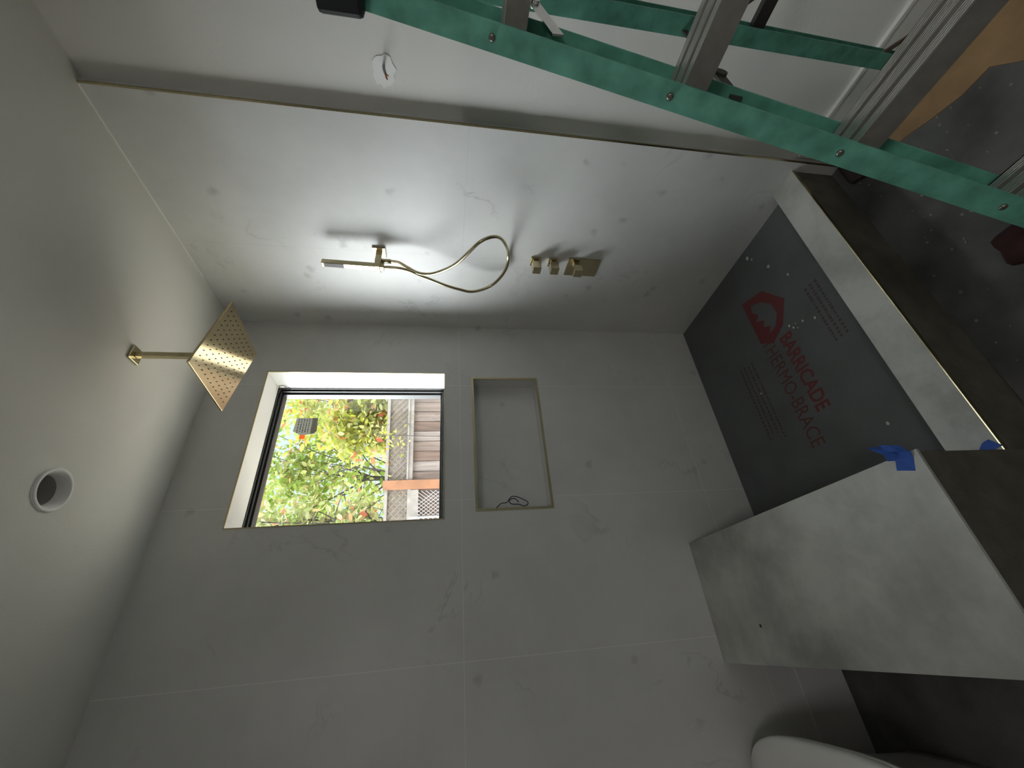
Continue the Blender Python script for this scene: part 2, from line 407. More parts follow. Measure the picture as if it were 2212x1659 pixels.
# logo: five-sided red badge with a mountain cut-out
O = Vector((-.215, -.495))
def L(x, y): return (O + D*x + U*y)[:]
outline = [(.0, .0), (.245, .0), (.285, .065), (.245, .150), (.150, .215), (.030, .135)]
hole = [(.045, .045), (.075, .105), (.120, .145), (.180, .150), (.225, .115), (.235, .070), (.205, .090), (.185, .055), (.160, .075), (.135, .030), (.115, .062), (.080, .030)]
bm = bmesh.new()
vo_ = [bm.verts.new((*L(*p), 0)) for p in outline]; vh = [bm.verts.new((*L(*p), 0)) for p in hole]
eo = [bm.edges.new((vo_[i], vo_[(i+1) % len(vo_)])) for i in range(len(vo_))]
eh = [bm.edges.new((vh[i], vh[(i+1) % len(vh)])) for i in range(len(vh))]
bmesh.ops.triangle_fill(bm, edges=eo+eh, use_beauty=True)
for v in bm.verts: v.co.z = board_z(v.co.x, v.co.y)+.0008
lg = obj('printed_logo', bm, M['red_ink'], board)
rnd = random.Random(3)
def fine_print(org, rows, length, pitch, parent):
    polys = []
    for r_ in range(rows):
        x = rnd.uniform(0, .02)
        while x < length*rnd.uniform(.85, 1):
            wd = rnd.uniform(.006, .014)
            y0_ = r_*pitch
            p = [Vector(org) + D*(x+i*wd) + U*(y0_+j*.011) for i, j in ((0,0), (1,0), (1,1), (0,1))]
            polys.append([tuple(q) for q in p]); x += wd + rnd.uniform(.003, .009)
    return ink_mesh('fine_print', polys, M['faint_ink'], parent, .0008)
fine_print((-.49, -.300), 4, .42, .028, board)
fine_print((-.40, -.80), 3, .30, .026, board)
spots = [(-.050, -.650, .011), (-.078, -.668, .006), (-.188, -.721, .009), (-.301, -.778, .006), (-.494, -.660, .006), (-.515, -.673, .005),
         (-.521, -.724, .005), (-.548, -.775, .006), (-1.036, -.787, .008), (-.505, -.69, .003), (-.53, -.69, .003), (-.66, -.36, .005)]
bm = bmesh.new()
for x, y, r_ in spots:
    k = 9; pts = [Vector((x+r_*math.cos(6.283*i/k)*rnd.uniform(.7, 1.2), y+r_*.8*math.sin(6.283*i/k)*rnd.uniform(.7, 1.2), board_z(x, y)+.0002)) for i in range(k)]
    add_disc_prism(bm, pts, 2, (0, 0, .0015))
o = obj('thinset_spots', bm, M['white_spot'], board); o['kind'] = 'stuff'

def kerb_y(x, left, rightv): return left + (rightv-left)*(1 + x/1.2477)
kerb = thing('shower_kerb', (-.62, -1.0, FLOOR), 'low shower kerb with marble top and dark brown unfinished outer face', 'kerb')
bm = bmesh.new()
yi = [(-1.2477, -.9331), (0, -.9479)]; yo = [(-1.2477, -1.0525), (0, -1.0655)]
base = [(-1.2477, -.937), (0, -.952), (0, -1.062), (-1.2477, -1.049)]
add_hex(bm, [(x, y, FLOOR) for x, y in base], [(x, y, .067) for x, y in base])
obj('core', bm, M['mortar'], kerb)['label'] = 'dark brown kerb core'
top = [(-1.2477, -.9331), (0, -.9479), (0, -1.0625), (-1.2477, -1.0500)]
bm = bmesh.new(); add_hex(bm, [(x, y, .0672) for x, y in top], [(x, y, .0769) for x, y in top])
obj('marble_top', bm, M['tile_slab'], kerb)['label'] = 'pale grey marble kerb top'
bm = bmesh.new()
e = [(-1.2477, -1.0502), (0, -1.0627), (0, -1.0655), (-1.2477, -1.0530)]
add_hex(bm, [(x, y, .064) for x, y in e], [(x, y, .0775) for x, y in e])
obj('metal_edge', bm, M['brass'], kerb)['label'] = 'brass edge strip along the kerb'

bench = thing('shower_bench', (-1.475, -.54, FLOOR), 'built-in shower bench with a large cloudy marble slab on top', 'bench')
bm = bmesh.new(); add_box(bm, -1.698, -1.2517, -1.0700, 0, FLOOR, .378)
obj('bench_core', bm, M['mortar'], bench)['label'] = 'dark brown unfinished bench body'
bm = bmesh.new(); add_box(bm, -1.702, -1.2477, -1.0762, -.0005, .3782, .3858)
obj('marble_seat', bm, M['tile_slab'], bench)
bm = bmesh.new(); k = 10
pts = [Vector((-1.585+.006*math.cos(6.283*i/k), -.296+.005*math.sin(6.283*i/k), .3859)) for i in range(k)]
add_disc_prism(bm, pts, 2, (0, 0, .0006)); obj('drill_mark', bm, M['hole'], bench)

# crumpled blue tape on the bench corner
bm = bmesh.new()
def strip(bm, pts, w_, side):
    side = Vector(side); L_ = [bm.verts.new(Vector(p)-side*w_/2) for p in pts]; R_ = [bm.verts.new(Vector(p)+side*w_/2) for p in pts]
    for i in range(len(pts)-1): bm.faces.new((L_[i], R_[i], R_[i+1], L_[i+1]))
strip(bm, [(-1.285, -1.030, .3872), (-1.258, -1.042, .3875), (-1.244, -1.048, .392), (-1.232, -1.040, .400), (-1.218, -1.020, .385)], .040, (.35, .94, .05))
strip(bm, [(-1.255, -1.018, .388), (-1.240, -1.024, .398), (-1.222, -1.014, .412), (-1.208, -.995, .398)], .026, (.3, .9, .3))
strip(bm, [(-1.238, -1.055, .3875), (-1.232, -1.042, .404), (-1.224, -1.026, .408), (-1.236, -1.012, .392)], .022, (.9, .2, .3))
o = obj('painters_tape', bm, M['blue_tape']); md = o.modifiers.new('thickness', 'SOLIDIFY'); md.thickness = .0008
tag(o, 'crumpled blue painters tape stuck on the bench corner', 'tape')
bm = bmesh.new()
strip(bm, [(-1.245, -1.005, .0785), (-1.225, -1.030, .0785), (-1.222, -1.046, .0788)], .03, (.8, .55, 0))
o = obj('tape_scrap', bm, M['blue_tape']); md = o.modifiers.new('thickness', 'SOLIDIFY'); md.thickness = .0008; md.offset = 1
tag(o, 'blue tape piece lying on the kerb end beside the bench', 'tape')

# ------------------------------------------------------------ window
wnd = thing('window_1', (-.705, .17, WZ0), None, None, kind='structure')
wnd['label'] = 'black framed picture window in the tiled wall'
def frame_ring(bm, x0, x1, z0, z1, wd, y0, y1):
    add_box(bm, x0, x1, y0, y1, z0, z0+wd); add_box(bm, x0, x1, y0, y1, z1-wd, z1)
    add_box(bm, x0, x0+wd, y0, y1, z0+wd, z1-wd); add_box(bm, x1-wd, x1, y0, y1, z0+wd, z1-wd)
bm = bmesh.new()
frame_ring(bm, WX0, WX1, WZ0, WZ1, .008, .1502, .232)
frame_ring(bm, WX0+.008, WX1-.008, WZ0+.008, WZ1-.008, .008, .166, .232)
frame_ring(bm, WX0+.016, WX1-.016, WZ0+.016, WZ1-.016, .009, .186, .232)
obj('window_frame', bm, M['black_frame'], wnd, bevel=.001)
bm = bmesh.new(); add_box(bm, WX0+.02, WX1-.02, .205, .209, WZ0+.02, WZ1-.02)
pane = obj('window_glass', bm, M['glass'], wnd)
# paper sticker on the glass
sy = .2045
S = [(-.478, 2.262), (-.480, 2.158), (-.556, 2.153), (-.572, 2.168), (-.578, 2.228), (-.556, 2.268)]
bm = bmesh.new(); add_disc_prism(bm, [Vector((x, sy-.0006, z)) for x, z in S], 1, (0, .0006, 0))
st = obj('sticker', bm, M['sticker'], pane); st['label'] = 'grey paper sticker on the glass'
bm = bmesh.new()
add_disc_prism(bm, [Vector((x, sy-.0010, z)) for x, z in ((-.480, 2.158), (-.4796, 2.185), (-.569, 2.183), (-.570, 2.166), (-.556, 2.153))], 1, (0, .0003, 0))
st2 = obj('sticker_strip', bm, M['sticker_white'], pane)
bm = bmesh.new(); rr = random.Random(5)
for i in range(5):
    z = 2.246-i*.013; x = -.486
    while x > -.560:
        wd = rr.uniform(.004, .010); add_box(bm, x-wd, x, sy-.0010, sy-.0007, z, z+.005); x -= wd+rr.uniform(.002, .005)
obj('sticker_print', bm, M['sticker_ink'], pane)
bm = bmesh.new(); add_box(bm, -.600, -.577, sy-.0008, sy-.0002, 2.205, 2.232); obj('sticker_tab', bm, M['sticker_tab'], pane)['label'] = 'orange sticker tab'
# loose wire at the window corner and in the niche
bm = bmesh.new()
add_tube(bm, smooth_path([(-.362, .1485, 2.3615), (-.345, .143, 2.352), (-.328, .132, 2.356), (-.3275, .125, 2.345), (-.330, .128, 2.325), (-.338, .135, 2.318), (-.341, .135, 2.303), (-.349, .138, 2.292), (-.338, .13, 2.302), (-.333, .128, 2.321), (-.338, .135, 2.336)], 6), .0014, 6)
tag(obj('wire_loop', bm, M['wire2'], smooth=True), 'thin brown wire curl hanging in the upper window corner', 'wire')
bm = bmesh.new()
add_tube(bm, smooth_path([(-1.0530, .03, 1.272), (-1.024, .02, 1.24), (-1.019, .02, 1.212), (-.994, .02, 1.188), (-.997, .02, 1.158), (-1.018, .02, 1.118), (-1.031, .02, 1.115), (-1.039, .02, 1.133), (-1.03, .022, 1.156), (-1.026, .024, 1.191), (-1.011, .018, 1.2), (-1.003, .018, 1.176), (-1.021, .02, 1.156)], 6), .0022, 6)
tag(obj('wire_coil', bm, M['wire'], smooth=True), 'dark coiled wire sticking out inside the wall niche', 'wire')

# ------------------------------------------------------------ rain shower head on its ceiling arm
head = thing('rain_shower_head', (-.563, -.455, CEIL), 'square brass rain shower head hanging from the ceiling arm', 'shower head')
bm = bmesh.new(); add_box(bm, -.591, -.535, -.483, -.427, CEIL-.008, CEIL-.0002)
obj('ceiling_flange', bm, M['brass'], head, bevel=.002)
bm = bmesh.new(); add_box(bm, -.573, -.553, -.465, -.445, 2.345, CEIL-.008)
obj('arm', bm, M['brass'], head, bevel=.003)
bm = bmesh.new(); add_tube(bm, [(-.564, -.455, 2.348), (-.565, -.4545, 2.335), (-.5655, -.4535, 2.318)], [.012, .015, .013], 16)
obj('swivel_joint', bm, M['brass'], head)
aa, bb, cc = .0747, .0484, .1566
HM = Matrix.Translation((-.5656, -.4531, 2.3101)) @ Matrix.Rotation(aa, 4, 'Z') @ Matrix.Rotation(bb, 4, 'X') @ Matrix.Rotation(cc, 4, 'Y')
bm = bmesh.new(); h = .1489; add_box(bm, -h, h, -h, h, 0, .008); bm.transform(HM)
plate = obj('shower_plate', bm, M['brass_polished'], head, bevel=.0015)
bm = bmesh.new()
for i in range(11):
    for j in range(11):
        x = (i-5)*.0245; y = (j-5)*.0245; k = 8
        v0 = [bm.verts.new((x+.0023*math.cos(6.283*q/k), y+.0023*math.sin(6.283*q/k), .001)) for q in range(k)]
        v1 = [bm.verts.new((x+.0016*math.cos(6.283*q/k), y+.0016*math.sin(6.283*q/k), -.0022)) for q in range(k)]
        bm.faces.new(v1)
        for q in range(k): bm.faces.new((v0[q], v0[(q+1) % k], v1[(q+1) % k], v1[q]))
bm.transform(HM)
nz = obj('nozzle_field', bm, M['brass_dark'], plate); nz['kind'] = 'stuff'; nz['label'] = 'grid of small dark rubber nozzles'

# ------------------------------------------------------------ hand shower, bracket and hose
hs = thing('hand_shower', (0, -.515, 1.80), 'slim brass hand shower on a square wall bracket with looped hose', 'hand shower')
bm = bmesh.new(); add_box(bm, -.010, -.0002, -.545, -.487, 1.770, 1.828)
br = obj('wall_bracket', bm, M['brass'], hs, bevel=.0015)
bm = bmesh.new(); add_box(bm, -.078, -.010, -.527, -.502, 1.784, 1.812)
obj('bracket_arm', bm, M['brass'], br, bevel=.002)
bm = bmesh.new(); add_box(bm, -.114, -.074, -.532, -.492, 1.786, 1.810)
obj('holder', bm, M['brass'], br, bevel=.003)
hm = Matrix.Translation((-.096, -.512, 1.80)) @ Matrix.Rotation(math.radians(2.0), 4, 'Y')
bm = bmesh.new(); add_box(bm, -.0125, .0125, -.0125, .0125, -.03, .235); bm.transform(hm)
wand = obj('wand', bm, M['brass'], hs, bevel=.002)
bm = bmesh.new()
add_box(bm, -.0132, -.0120, -.0105, .0105, .140, .224)
for i in range(14):
    for j in range(3): add_box(bm, -.0150, -.0132, -.0080+j*.0065, -.0050+j*.0065, .145+i*.0056, .148+i*.0056)
bm.transform(hm); obj('spray_face', bm, M['sheath'], wand)['label'] = 'grey ribbed spray face'
H = [(-.096, -.512, 1.772), (-.094, -.510, 1.745), (-.095, -.509, 1.707), (-.095, -.497, 1.661), (-.1, -.479, 1.62), (-.105, -.460, 1.567), (-.105, -.430, 1.503), (-.100, -.403, 1.436), (-.09, -.380, 1.368), (-.07, -.396, 1.288), (-.05, -.442, 1.234), (-.025, -.495, 1.205),
     (-.016, -.561, 1.207), (-.06, -.644, 1.232), (-.11, -.72, 1.271), (-.15, -.752, 1.316), (-.17, -.737, 1.364), (-.17, -.677, 1.408), (-.16, -.61, 1.454), (-.14, -.552, 1.507), (-.12, -.508, 1.566), (-.1, -.491, 1.619), (-.08, -.503, 1.67), (-.065, -.515, 1.707), (-.060, -.516, 1.745), (-.060, -.515, 1.7835)]
bm = bmesh.new(); add_tube(bm, smooth_path(H, 8), .0072, 12); obj('hose', bm, M['brass'], hs, smooth=True)
bm = bmesh.new(); add_tube(bm, [(-.060, -.515, 1.784), (-.060, -.516, 1.742)], .0105, 6)
obj('hose_nut', bm, M['brass'], hs)

# ------------------------------------------------------------ taps
def valve_block(bm, yc, zc, s, d0, d1, tilt=0):
    m_ = Matrix.Translation((0, yc, zc)) @ Matrix.Rotation(tilt, 4, 'X')
    vs = add_box(bm, -d1, -d0, -s/2, s/2, -s/2, s/2)
    bmesh.ops.transform(bm, matrix=m_, verts=vs)
def knob(zc, label):
    k_ = thing('volume_knob', (0, -.517, zc), label, 'tap', 'square brass volume knobs')
    bm = bmesh.new(); valve_block(bm, -.517, zc, .048, .0002, .010); obj('escutcheon', bm, M['brass'], k_, bevel=.001)
    bm = bmesh.new(); valve_block(bm, -.517, zc, .022, .010, .024); obj('spindle', bm, M['brass_satin'], k_)
    bm = bmesh.new(); valve_block(bm, -.517, zc, .040, .024, .070); obj('handle', bm, M['brass'], k_, bevel=.0015)
knob(1.066, 'upper of the two square brass knobs below the hose loop')
knob(.978, 'lower square brass knob, between its twin and the valve plate')
vp = thing('mixer_valve', (0, -.494, .824), 'brass thermostatic valve with square handle on an oblong wall plate', 'tap')
bm = bmesh.new(); add_box(bm, -.008, -.0002, -.548, -.443, .741, .905); obj('wall_plate', bm, M['brass'], vp, bevel=.0015)
bm = bmesh.new(); valve_block(bm, -.512, .858, .026, .008, .030); obj('spindle', bm, M['brass_satin'], vp)
bm = bmesh.new(); valve_block(bm, -.512, .858, .042, .030, .072); obj('handle', bm, M['brass'], vp, bevel=.0015)

# ------------------------------------------------------------ ceiling downlight
dl = thing('recessed_downlight', (LC.x, LC.y, CEIL), 'white ringed recessed ceiling light, switched off', 'ceiling light')
bm = bmesh.new(); n = 48
def lathe(bm, prof, n=48, cx=LC.x, cy=LC.y):
    R_ = [[bm.verts.new((cx+r_*math.cos(6.28318*k/n), cy+r_*math.sin(6.28318*k/n), z)) for k in range(n)] for r_, z in prof]
    for A_, B_ in zip(R_, R_[1:]):
        for k in range(n): f = bm.faces.new((A_[k], A_[(k+1) % n], B_[(k+1) % n], B_[k])); f.smooth = True
    return R_
lathe(bm, [(.063, CEIL-.0003), (.063, CEIL-.005), (.060, CEIL-.007), (.054, CEIL-.006), (.046, CEIL+.010), (.043, CEIL+.025)])
obj('trim_ring', bm, M['ring'], dl)
bm = bmesh.new(); R_ = lathe(bm, [(.0431, CEIL+.025), (.0425, CEIL+.075)]); bm.faces.new(R_[-1])
obj('housing', bm, M['can'], dl)

# ------------------------------------------------------------ cable stub with its mud patch on the drywall
cb = thing('cable_stub', (DRY_X, -1.231, 1.692), 'short cable with bare copper tip poking out of a plaster patch', 'cable')
bm = bmesh.new(); k = 22; rr = random.Random(2)
pts = [Vector((DRY_X-.0003, -1.224+.048*math.cos(6.283*i/k)*rr.uniform(.82, 1.12), 1.700+.036*math.sin(6.283*i/k)*rr.uniform(.85, 1.12)+.3*.048*math.cos(6.283*i/k)*.4)) for i in range(k)]
add_disc_prism(bm, pts, 0, (-.0012, 0, 0)); obj('plaster_patch', bm, M['patch'], cb)['label'] = 'ragged white plaster patch'
bm = bmesh.new(); add_tube(bm, smooth_path([(DRY_X-.001, -1.237, 1.699), (DRY_X-.020, -1.235, 1.697), (DRY_X-.034, -1.229, 1.692)], 5), .0045, 8)
obj('sheath', bm, M['sheath'], cb, smooth=True)
bm = bmesh.new(); add_tube(bm, [(DRY_X-.033, -1.229, 1.692), (DRY_X-.043, -1.224, 1.690), (DRY_X-.050, -1.220, 1.686)], .0028, 6); add_tube(bm, [(DRY_X-.034, -1.229, 1.692), (DRY_X-.046, -1.228, 1.682)], .002, 6)
obj('copper_tip', bm, M['copper'], cb)

# ------------------------------------------------------------ step ladder
lad = thing('step_ladder', (-.62, -1.76, FLOOR), 'open green fiberglass step ladder with aluminium steps by the drywall', 'ladder')
W_IN = .50
def fr_pt(h, dx=0, dy=0, near=False):
    x = -1.1548+.2993*h+dx
    y = (-1.5066-.055*h+dy) if not near else (-1.5066-W_IN+.055*h-dy)
    return Vector((x, y, FLOOR+h))
def rr_pt(h, dx=0, dy=0, near=False):
    x = -.067-.226*h+dx
    y = (-1.485-.063*h+dy) if not near else (-1.5276-W_IN+.063*h-dy)
    return Vector((x, y, FLOOR+h))
def quad_bar(bm, fn, h0, h1, dx0, dx1, dy0, dy1, near):
    Bq = [fn(h0, dx, dy, near) for dx, dy in ((dx0, dy0), (dx1, dy0), (dx1, dy1), (dx0, dy1))]
    Tq = [fn(h1, dx, dy, near) for dx, dy in ((dx0, dy0), (dx1, dy0), (dx1, dy1), (dx0, dy1))]
    add_hex(bm, Bq, Tq)
for near in (False, True):
    bm = bmesh.new()
    quad_bar(bm, fr_pt, .03, 1.80, -.002, .003, .0, .042, near)       # front flange
    quad_bar(bm, fr_pt, .03, 1.80, .003, .076, .038, .042, near)      # web
    quad_bar(bm, fr_pt, .03, 1.80, .073, .077, .0, .038, near)        # rear flange
    rail = obj('front_rail', bm, M['green'], lad)
    for h in ([.335, .64, .945, 1.25, 1.555]):
        bm = bmesh.new(); p = fr_pt(h-.012, -.002, .021, near)
        add_tube(bm, [p, p+Vector((-.0022, 0, .0006)), p+Vector((-.0038, 0, .001))], [.0060, .0058, .0035], 12)
        obj('rivet', bm, M['steel'], rail)
    bm = bmesh.new(); quad_bar(bm, fr_pt, 0, .06, -.006, .081, -.003, .046, near); obj('foot', bm, M['black_plastic'], lad, bevel=.004)['label'] = 'black rubber foot'
    bm = bmesh.new()
    quad_bar(bm, rr_pt, .03, 1.78, -.002, .003, .0, .042, near); quad_bar(bm, rr_pt, .03, 1.78, .003, .040, .038, .042, near); quad_bar(bm, rr_pt, .03, 1.78, .037, .041, .0, .038, near)
    obj('rear_rail', bm, M['green'], lad)
    bm = bmesh.new(); quad_bar(bm, rr_pt, 0, .05, -.005, .045, -.003, .046, near); obj('foot', bm, M['black_plastic'], lad, bevel=.004)['label'] = 'black rubber foot'
for kk in range(1, 6):
    h = .305*kk; z = FLOOR+h
    f0, n0 = fr_pt(h, .0035, -.0005), fr_pt(h, .0035, -.0005, True)
    ye0, ye1 = f0.y+.036, n0.y-.036
    xf = f0.x
    bm = bmesh.new()
    add_box(bm, xf+.002, xf+.066, ye1, ye0, z-.006, z-.003)            # tread
    # raised ribs in three bands
    for bx, nb in ((.0025, 4), (.025, 5), (.050, 4)):
        for q in range(nb): add_box(bm, xf+bx+q*.0034, xf+bx+q*.0034+.0017, ye1, ye0, z-.003, z, 1)
    # front apron follows the rail slope
    s = .2993
    add_hex(bm, [(xf-.036*s, ye1, z-.037), (xf-.036*s, ye0, z-.037), (xf-.036*s+.003, ye0, z-.037), (xf-.036*s+.003, ye1, z-.037)],
                [(xf, ye1, z-.001), (xf, ye0, z-.001), (xf+.003, ye0, z-.001), (xf+.003, ye1, z-.001)])
    add_box(bm, xf+.063, xf+.066, ye1, ye0, z-.024, z-.003)            # rear lip
    so = obj('step', bm, M['alu_dark'], lad); so.data.materials.append(M['alu_rib'])
# spreader bars
for near in (False, True):
    p0 = fr_pt(1.436, .012, -.006, near); p1 = rr_pt(1.47, .0, -.006, near); mid = (p0+p1)/2 + Vector((0, 0, .004))
    bm = bmesh.new(); add_bar(bm, p0, mid, .003, .020, Vector((0, 1, 0)))
    add_bar(bm, mid, p1, .003, .020, Vector((0, 1, 0)))
    add_tube(bm, [mid+Vector((0, -.006, 0)), mid+Vector((0, .006, 0))], .009, 10)
    obj('spreader_bar', bm, M['alu_shine'], lad)
    q0 = rr_pt(1.03, .005, .030, near); q1 = fr_pt(1.10, .066, .012, near); mid = q0.lerp(q1, .74)
    bm = bmesh.new(); add_bar(bm, q0, mid, .016, .004, Vector((0, 0, 1))); add_bar(bm, mid, q1, .022, .005, Vector((0, 0, 1)))
    add_tube(bm, [mid+Vector((0, -.008, 0)), mid+Vector((0, .008, 0))], .013, 12)
    obj('lower_link', bm, M['steel_dark'], lad)
for h in (.16, .80, 1.45):
    p0, p1 = rr_pt(h, .02, .030), rr_pt(h, .02, .030, True)
    bm = bmesh.new(); add_bar(bm, p0, p1, .006, .034, Vector((1, 0, 0))); add_bar(bm, p0+Vector((.008, 0, .015)), p1+Vector((.008, 0, .015)), .016, .003, Vector((1, 0, 0)))
    obj('rear_crossbar', bm, M['steel_dark'], lad)
    for near in (False, True):
        q0 = rr_pt(h+.14, .01, .01, near); q1 = Vector((p0.x, (p0.y-.12) if not near else (p1.y+.12), p0.z+.01))
        bm = bmesh.new(); add_bar(bm, q0, q1, .004, .014, Vector((1, 0, 0))); obj('rear_brace', bm, M['steel'], lad)
bm = bmesh.new(); tf, tn = fr_pt(1.77), fr_pt(1.77, near=True)
add_box(bm, tf.x-.03, -.44, tn.y-.055, tf.y+.050, FLOOR+1.755, FLOOR+1.83)
obj('top_cap', bm, M['black_plastic'], lad, bevel=.008)

# ------------------------------------------------------------ things on the floor of the room
bm = bmesh.new()
P = [(-.062, -1.66), (-.062, -1.19), (-.150, -1.28), (-.186, -1.370), (-.212, -1.455), (-.214, -1.53), (-.30, -1.58), (-.36, -1.80), (-.062, -1.80)]
add_hex(bm, [(x, y, FLOOR+.0005) for x, y in P], [(x, y, FLOOR+.004) for x, y in P])
tag(obj('floor_protection_sheet', bm, M['card'], smooth=False), 'torn tan cardboard sheet on the floor along the drywall', 'cardboard')
bm = bmesh.new()
add_hex(bm, [(-.01, -1.112, FLOOR+.0005), (-.125, -1.100, FLOOR+.0005), (-.150, -1.150, FLOOR+.0005), (-.02, -1.172, FLOOR+.0005)], [(-.012, -1.113, FLOOR+.03), (-.122, -1.102, FLOOR+.022), (-.146, -1.148, FLOOR+.02), (-.02, -1.170, FLOOR+.03)])
tag(obj('dark_offcut', bm, M['scrap'], bevel=.004), 'small dark offcut on the floor at the end of the kerb', 'offcut')
bm = bmesh.new(); bmesh.ops.create_icosphere(bm, subdivisions=3, radius=1)
rr = random.Random(9)
for v in bm.verts:
    k_ = 1+.18*math.sin(v.co.x*5+1)*math.cos(v.co.y*4)
    v.co = Vector((-.735+v.co.x*.062*k_, -1.300+v.co.y*.046*k_, FLOOR+.034+v.co.z*.033*k_))
for v in bm.verts: v.co.z = max(v.co.z, FLOOR+.0006)
tag(obj('crumpled_rag', bm, M['red_thing'], smooth=True), 'dark red crumpled rag on the dark floor', 'rag')
# chips and dust lying about: uncountable
bm = bmesh.new(); rr = random.Random(4)
for i in range(200):
    x = rr.uniform(-1.5, -.1); y = rr.uniform(-1.75, -1.09); s_ = rr.uniform(.001, .008)**1.0
    an = rr.uniform(0, 3.14); pts = [Vector((x+s_*math.cos(an+q*1.57+rr.uniform(-.3, .3)), y+s_*.7*math.sin(an+q*1.57), FLOOR+.0003)) for q in range(4)]
    add_disc_prism(bm, pts, 2, (0, 0, rr.uniform(.001, .003)))
tag(obj('floor_debris', bm, M['chip']), 'scattered pale chips on the dark subfloor beside the kerb', 'debris', kind='stuff')

# ------------------------------------------------------------ toilet (only its rounded right side shows)
tl = thing('toilet', (-2.12, -.35, FLOOR), 'white low one-piece toilet against the tiled wall beside the bench', 'toilet')
def sup(cx, cy, hx, hy, z, n=40, e=3.2):
    out = []
    for k in range(n):
        t_ = 2*math.pi*k/n; c_, s_ = math.cos(t_), math.sin(t_)
        out.append(Vector((cx+hx*math.copysign(abs(c_)**(2/e), c_), cy+hy*math.copysign(abs(s_)**(2/e), s_), z)))
    return out
def loft(name, secs, m, parent):
    bm = bmesh.new(); R_ = [[bm.verts.new(p) for p in s_] for s_ in secs]
    for A_, B_ in zip(R_, R_[1:]):
        for k in range(len(A_)): f = bm.faces.new((A_[k], A_[(k+1) % len(A_)], B_[(k+1) % len(A_)], B_[k])); f.smooth = True
    bm.faces.new(R_[0][::-1]); f = bm.faces.new(R_[-1]); f.smooth = True
    return obj(name, bm, m, parent)
zt = .430
loft('bowl_body', [sup(-2.10, -.30, .11, .24, FLOOR), sup(-2.10, -.30, .11, .25, FLOOR+.05), sup(-2.095, -.34, .13, .29, .20), sup(-2.090, -.375, .150, .31, .366)], M['toilet'], tl)
loft('seat', [sup(-2.09, -.405, .192, .368, .367), sup(-2.09, -.405, .200, .374, .374), sup(-2.09, -.405, .199, .373, .390)], M['toilet'], tl)
loft('lid', [sup(-2.09, -.405, .200, .374, .391), sup(-2.09, -.405, .205, .377, .403), sup(-2.09, -.405, .203, .375, .420), sup(-2.09, -.405, .195, .367, zt), sup(-2.09, -.405, .15, .31, zt+.003)], M['toilet'], tl)

# ------------------------------------------------------------ outdoors
GZ = -.55
M['ground'] = mat('pale_concrete_patio', (.76, .69, .57), .9, noise=(1.5, .12))
M['cedar'] = mat('new_cedar_post', (.22, .10, .05), .8, noise=(7, .2))
M['grey_wood'] = mat('weathered_rail', (.20, .18, .165), .85, noise=(12, .2))
M['lattice'] = mat('weathered_lattice', (.14, .115, .095), .85, noise=(15, .2))
M['bark'] = mat('grey_bark', (.06, .053, .047), .9, noise=(20, .3))
M['galv'] = mat('galvanised_steel', (.36, .36, .36), .5, .3)
# weathered boards: each plank gets its own brown-grey by its position
m = bpy.data.materials.new('weathered_fence_boards'); m.use_nodes = True; nt = m.node_tree; p = nt.nodes['Principled BSDF']
t = N(nt, 'ShaderNodeTexCoord'); g_ = N(nt, 'ShaderNodeNewGeometry')
rmp = N(nt, 'ShaderNodeValToRGB'); rmp.color_ramp.elements[0].color = (.115, .072, .055, 1); rmp.color_ramp.elements[1].color = (.20, .17, .155, 1)
nt.links.new(g_.outputs['Random Per Island'], rmp.inputs['Fac'])
mp = N(nt, 'ShaderNodeMapping'); mp.inputs['Scale'].default_value = (14, 14, 1.2); nt.links.new(t.outputs['Object'], mp.inputs['Vector'])
nz_ = N(nt, 'ShaderNodeTexNoise'); nz_.inputs['Scale'].default_value = 2.2; nz_.inputs['Detail'].default_value = 6; nt.links.new(mp.outputs[0], nz_.inputs['Vector'])
r5 = N(nt, 'ShaderNodeMapRange'); r5.inputs['From Min'].default_value = .35; r5.inputs['From Max'].default_value = .7; r5.inputs['To Min'].default_value = .7; r5.inputs['To Max'].default_value = 1.2
nt.links.new(nz_.outputs['Fac'], r5.inputs['Value'])
vm = N(nt, 'ShaderNodeVectorMath', operation='SCALE'); nt.links.new(rmp.outputs[0], vm.inputs[0]); nt.links.new(r5.outputs[0], vm.inputs['Scale'])
nt.links.new(vm.outputs[0], p.inputs['Base Color']); p.inputs['Roughness'].default_value = .9
M['boards'] = m

bm = bmesh.new(); add_box(bm, -14, 14, .26, 22, GZ-.2, GZ)
struct('ground', bm, M['ground'])['label'] = 'pale paved yard outside the window'

FU = Vector((.9491, -.3150, 0)); FN = Vector((.3150, .9491, 0)); F0 = Vector((.145, 3.140, 0))   # F0: at the cedar post
def FP(s, d, z): return F0 + FU*s + FN*d + Vector((0, 0, z))
def fbox(bm, s0, s1, d0, d1, z0, z1):
    q = [(s0, d0), (s1, d0), (s1, d1), (s0, d1)]
    add_hex(bm, [FP(s, d, z0) for s, d in q], [FP(s, d, z1) for s, d in q])
fence = thing('fence', FP(0, 0, GZ), 'weathered grey-brown board fence topped with diagonal lattice', 'fence')
bm = bmesh.new(); s = -3.2
while s < 4.2:
    j = rnd.uniform(-.004, .004); fbox(bm, s, s+.116, .02+j, .036+j, GZ+.02, 1.90); fbox(bm, s+.08, s+.16, .040, .052, GZ+.02, 1.895); s += .1245
obj('fence_boards', bm, M['boards'], fence)
bm = bmesh.new(); fbox(bm, .06, 4.2, -.03, .02, 1.875, 1.925); fbox(bm, .06, 4.2, -.045, .045, 1.925, 1.945); obj('mid_rail', bm, M['grey_wood'], fence)
bm = bmesh.new(); fbox(bm, -3.2, 4.2, -.03, .03, 2.165, 2.20); obj('top_rail', bm, M['grey_wood'], fence)
bm = bmesh.new()
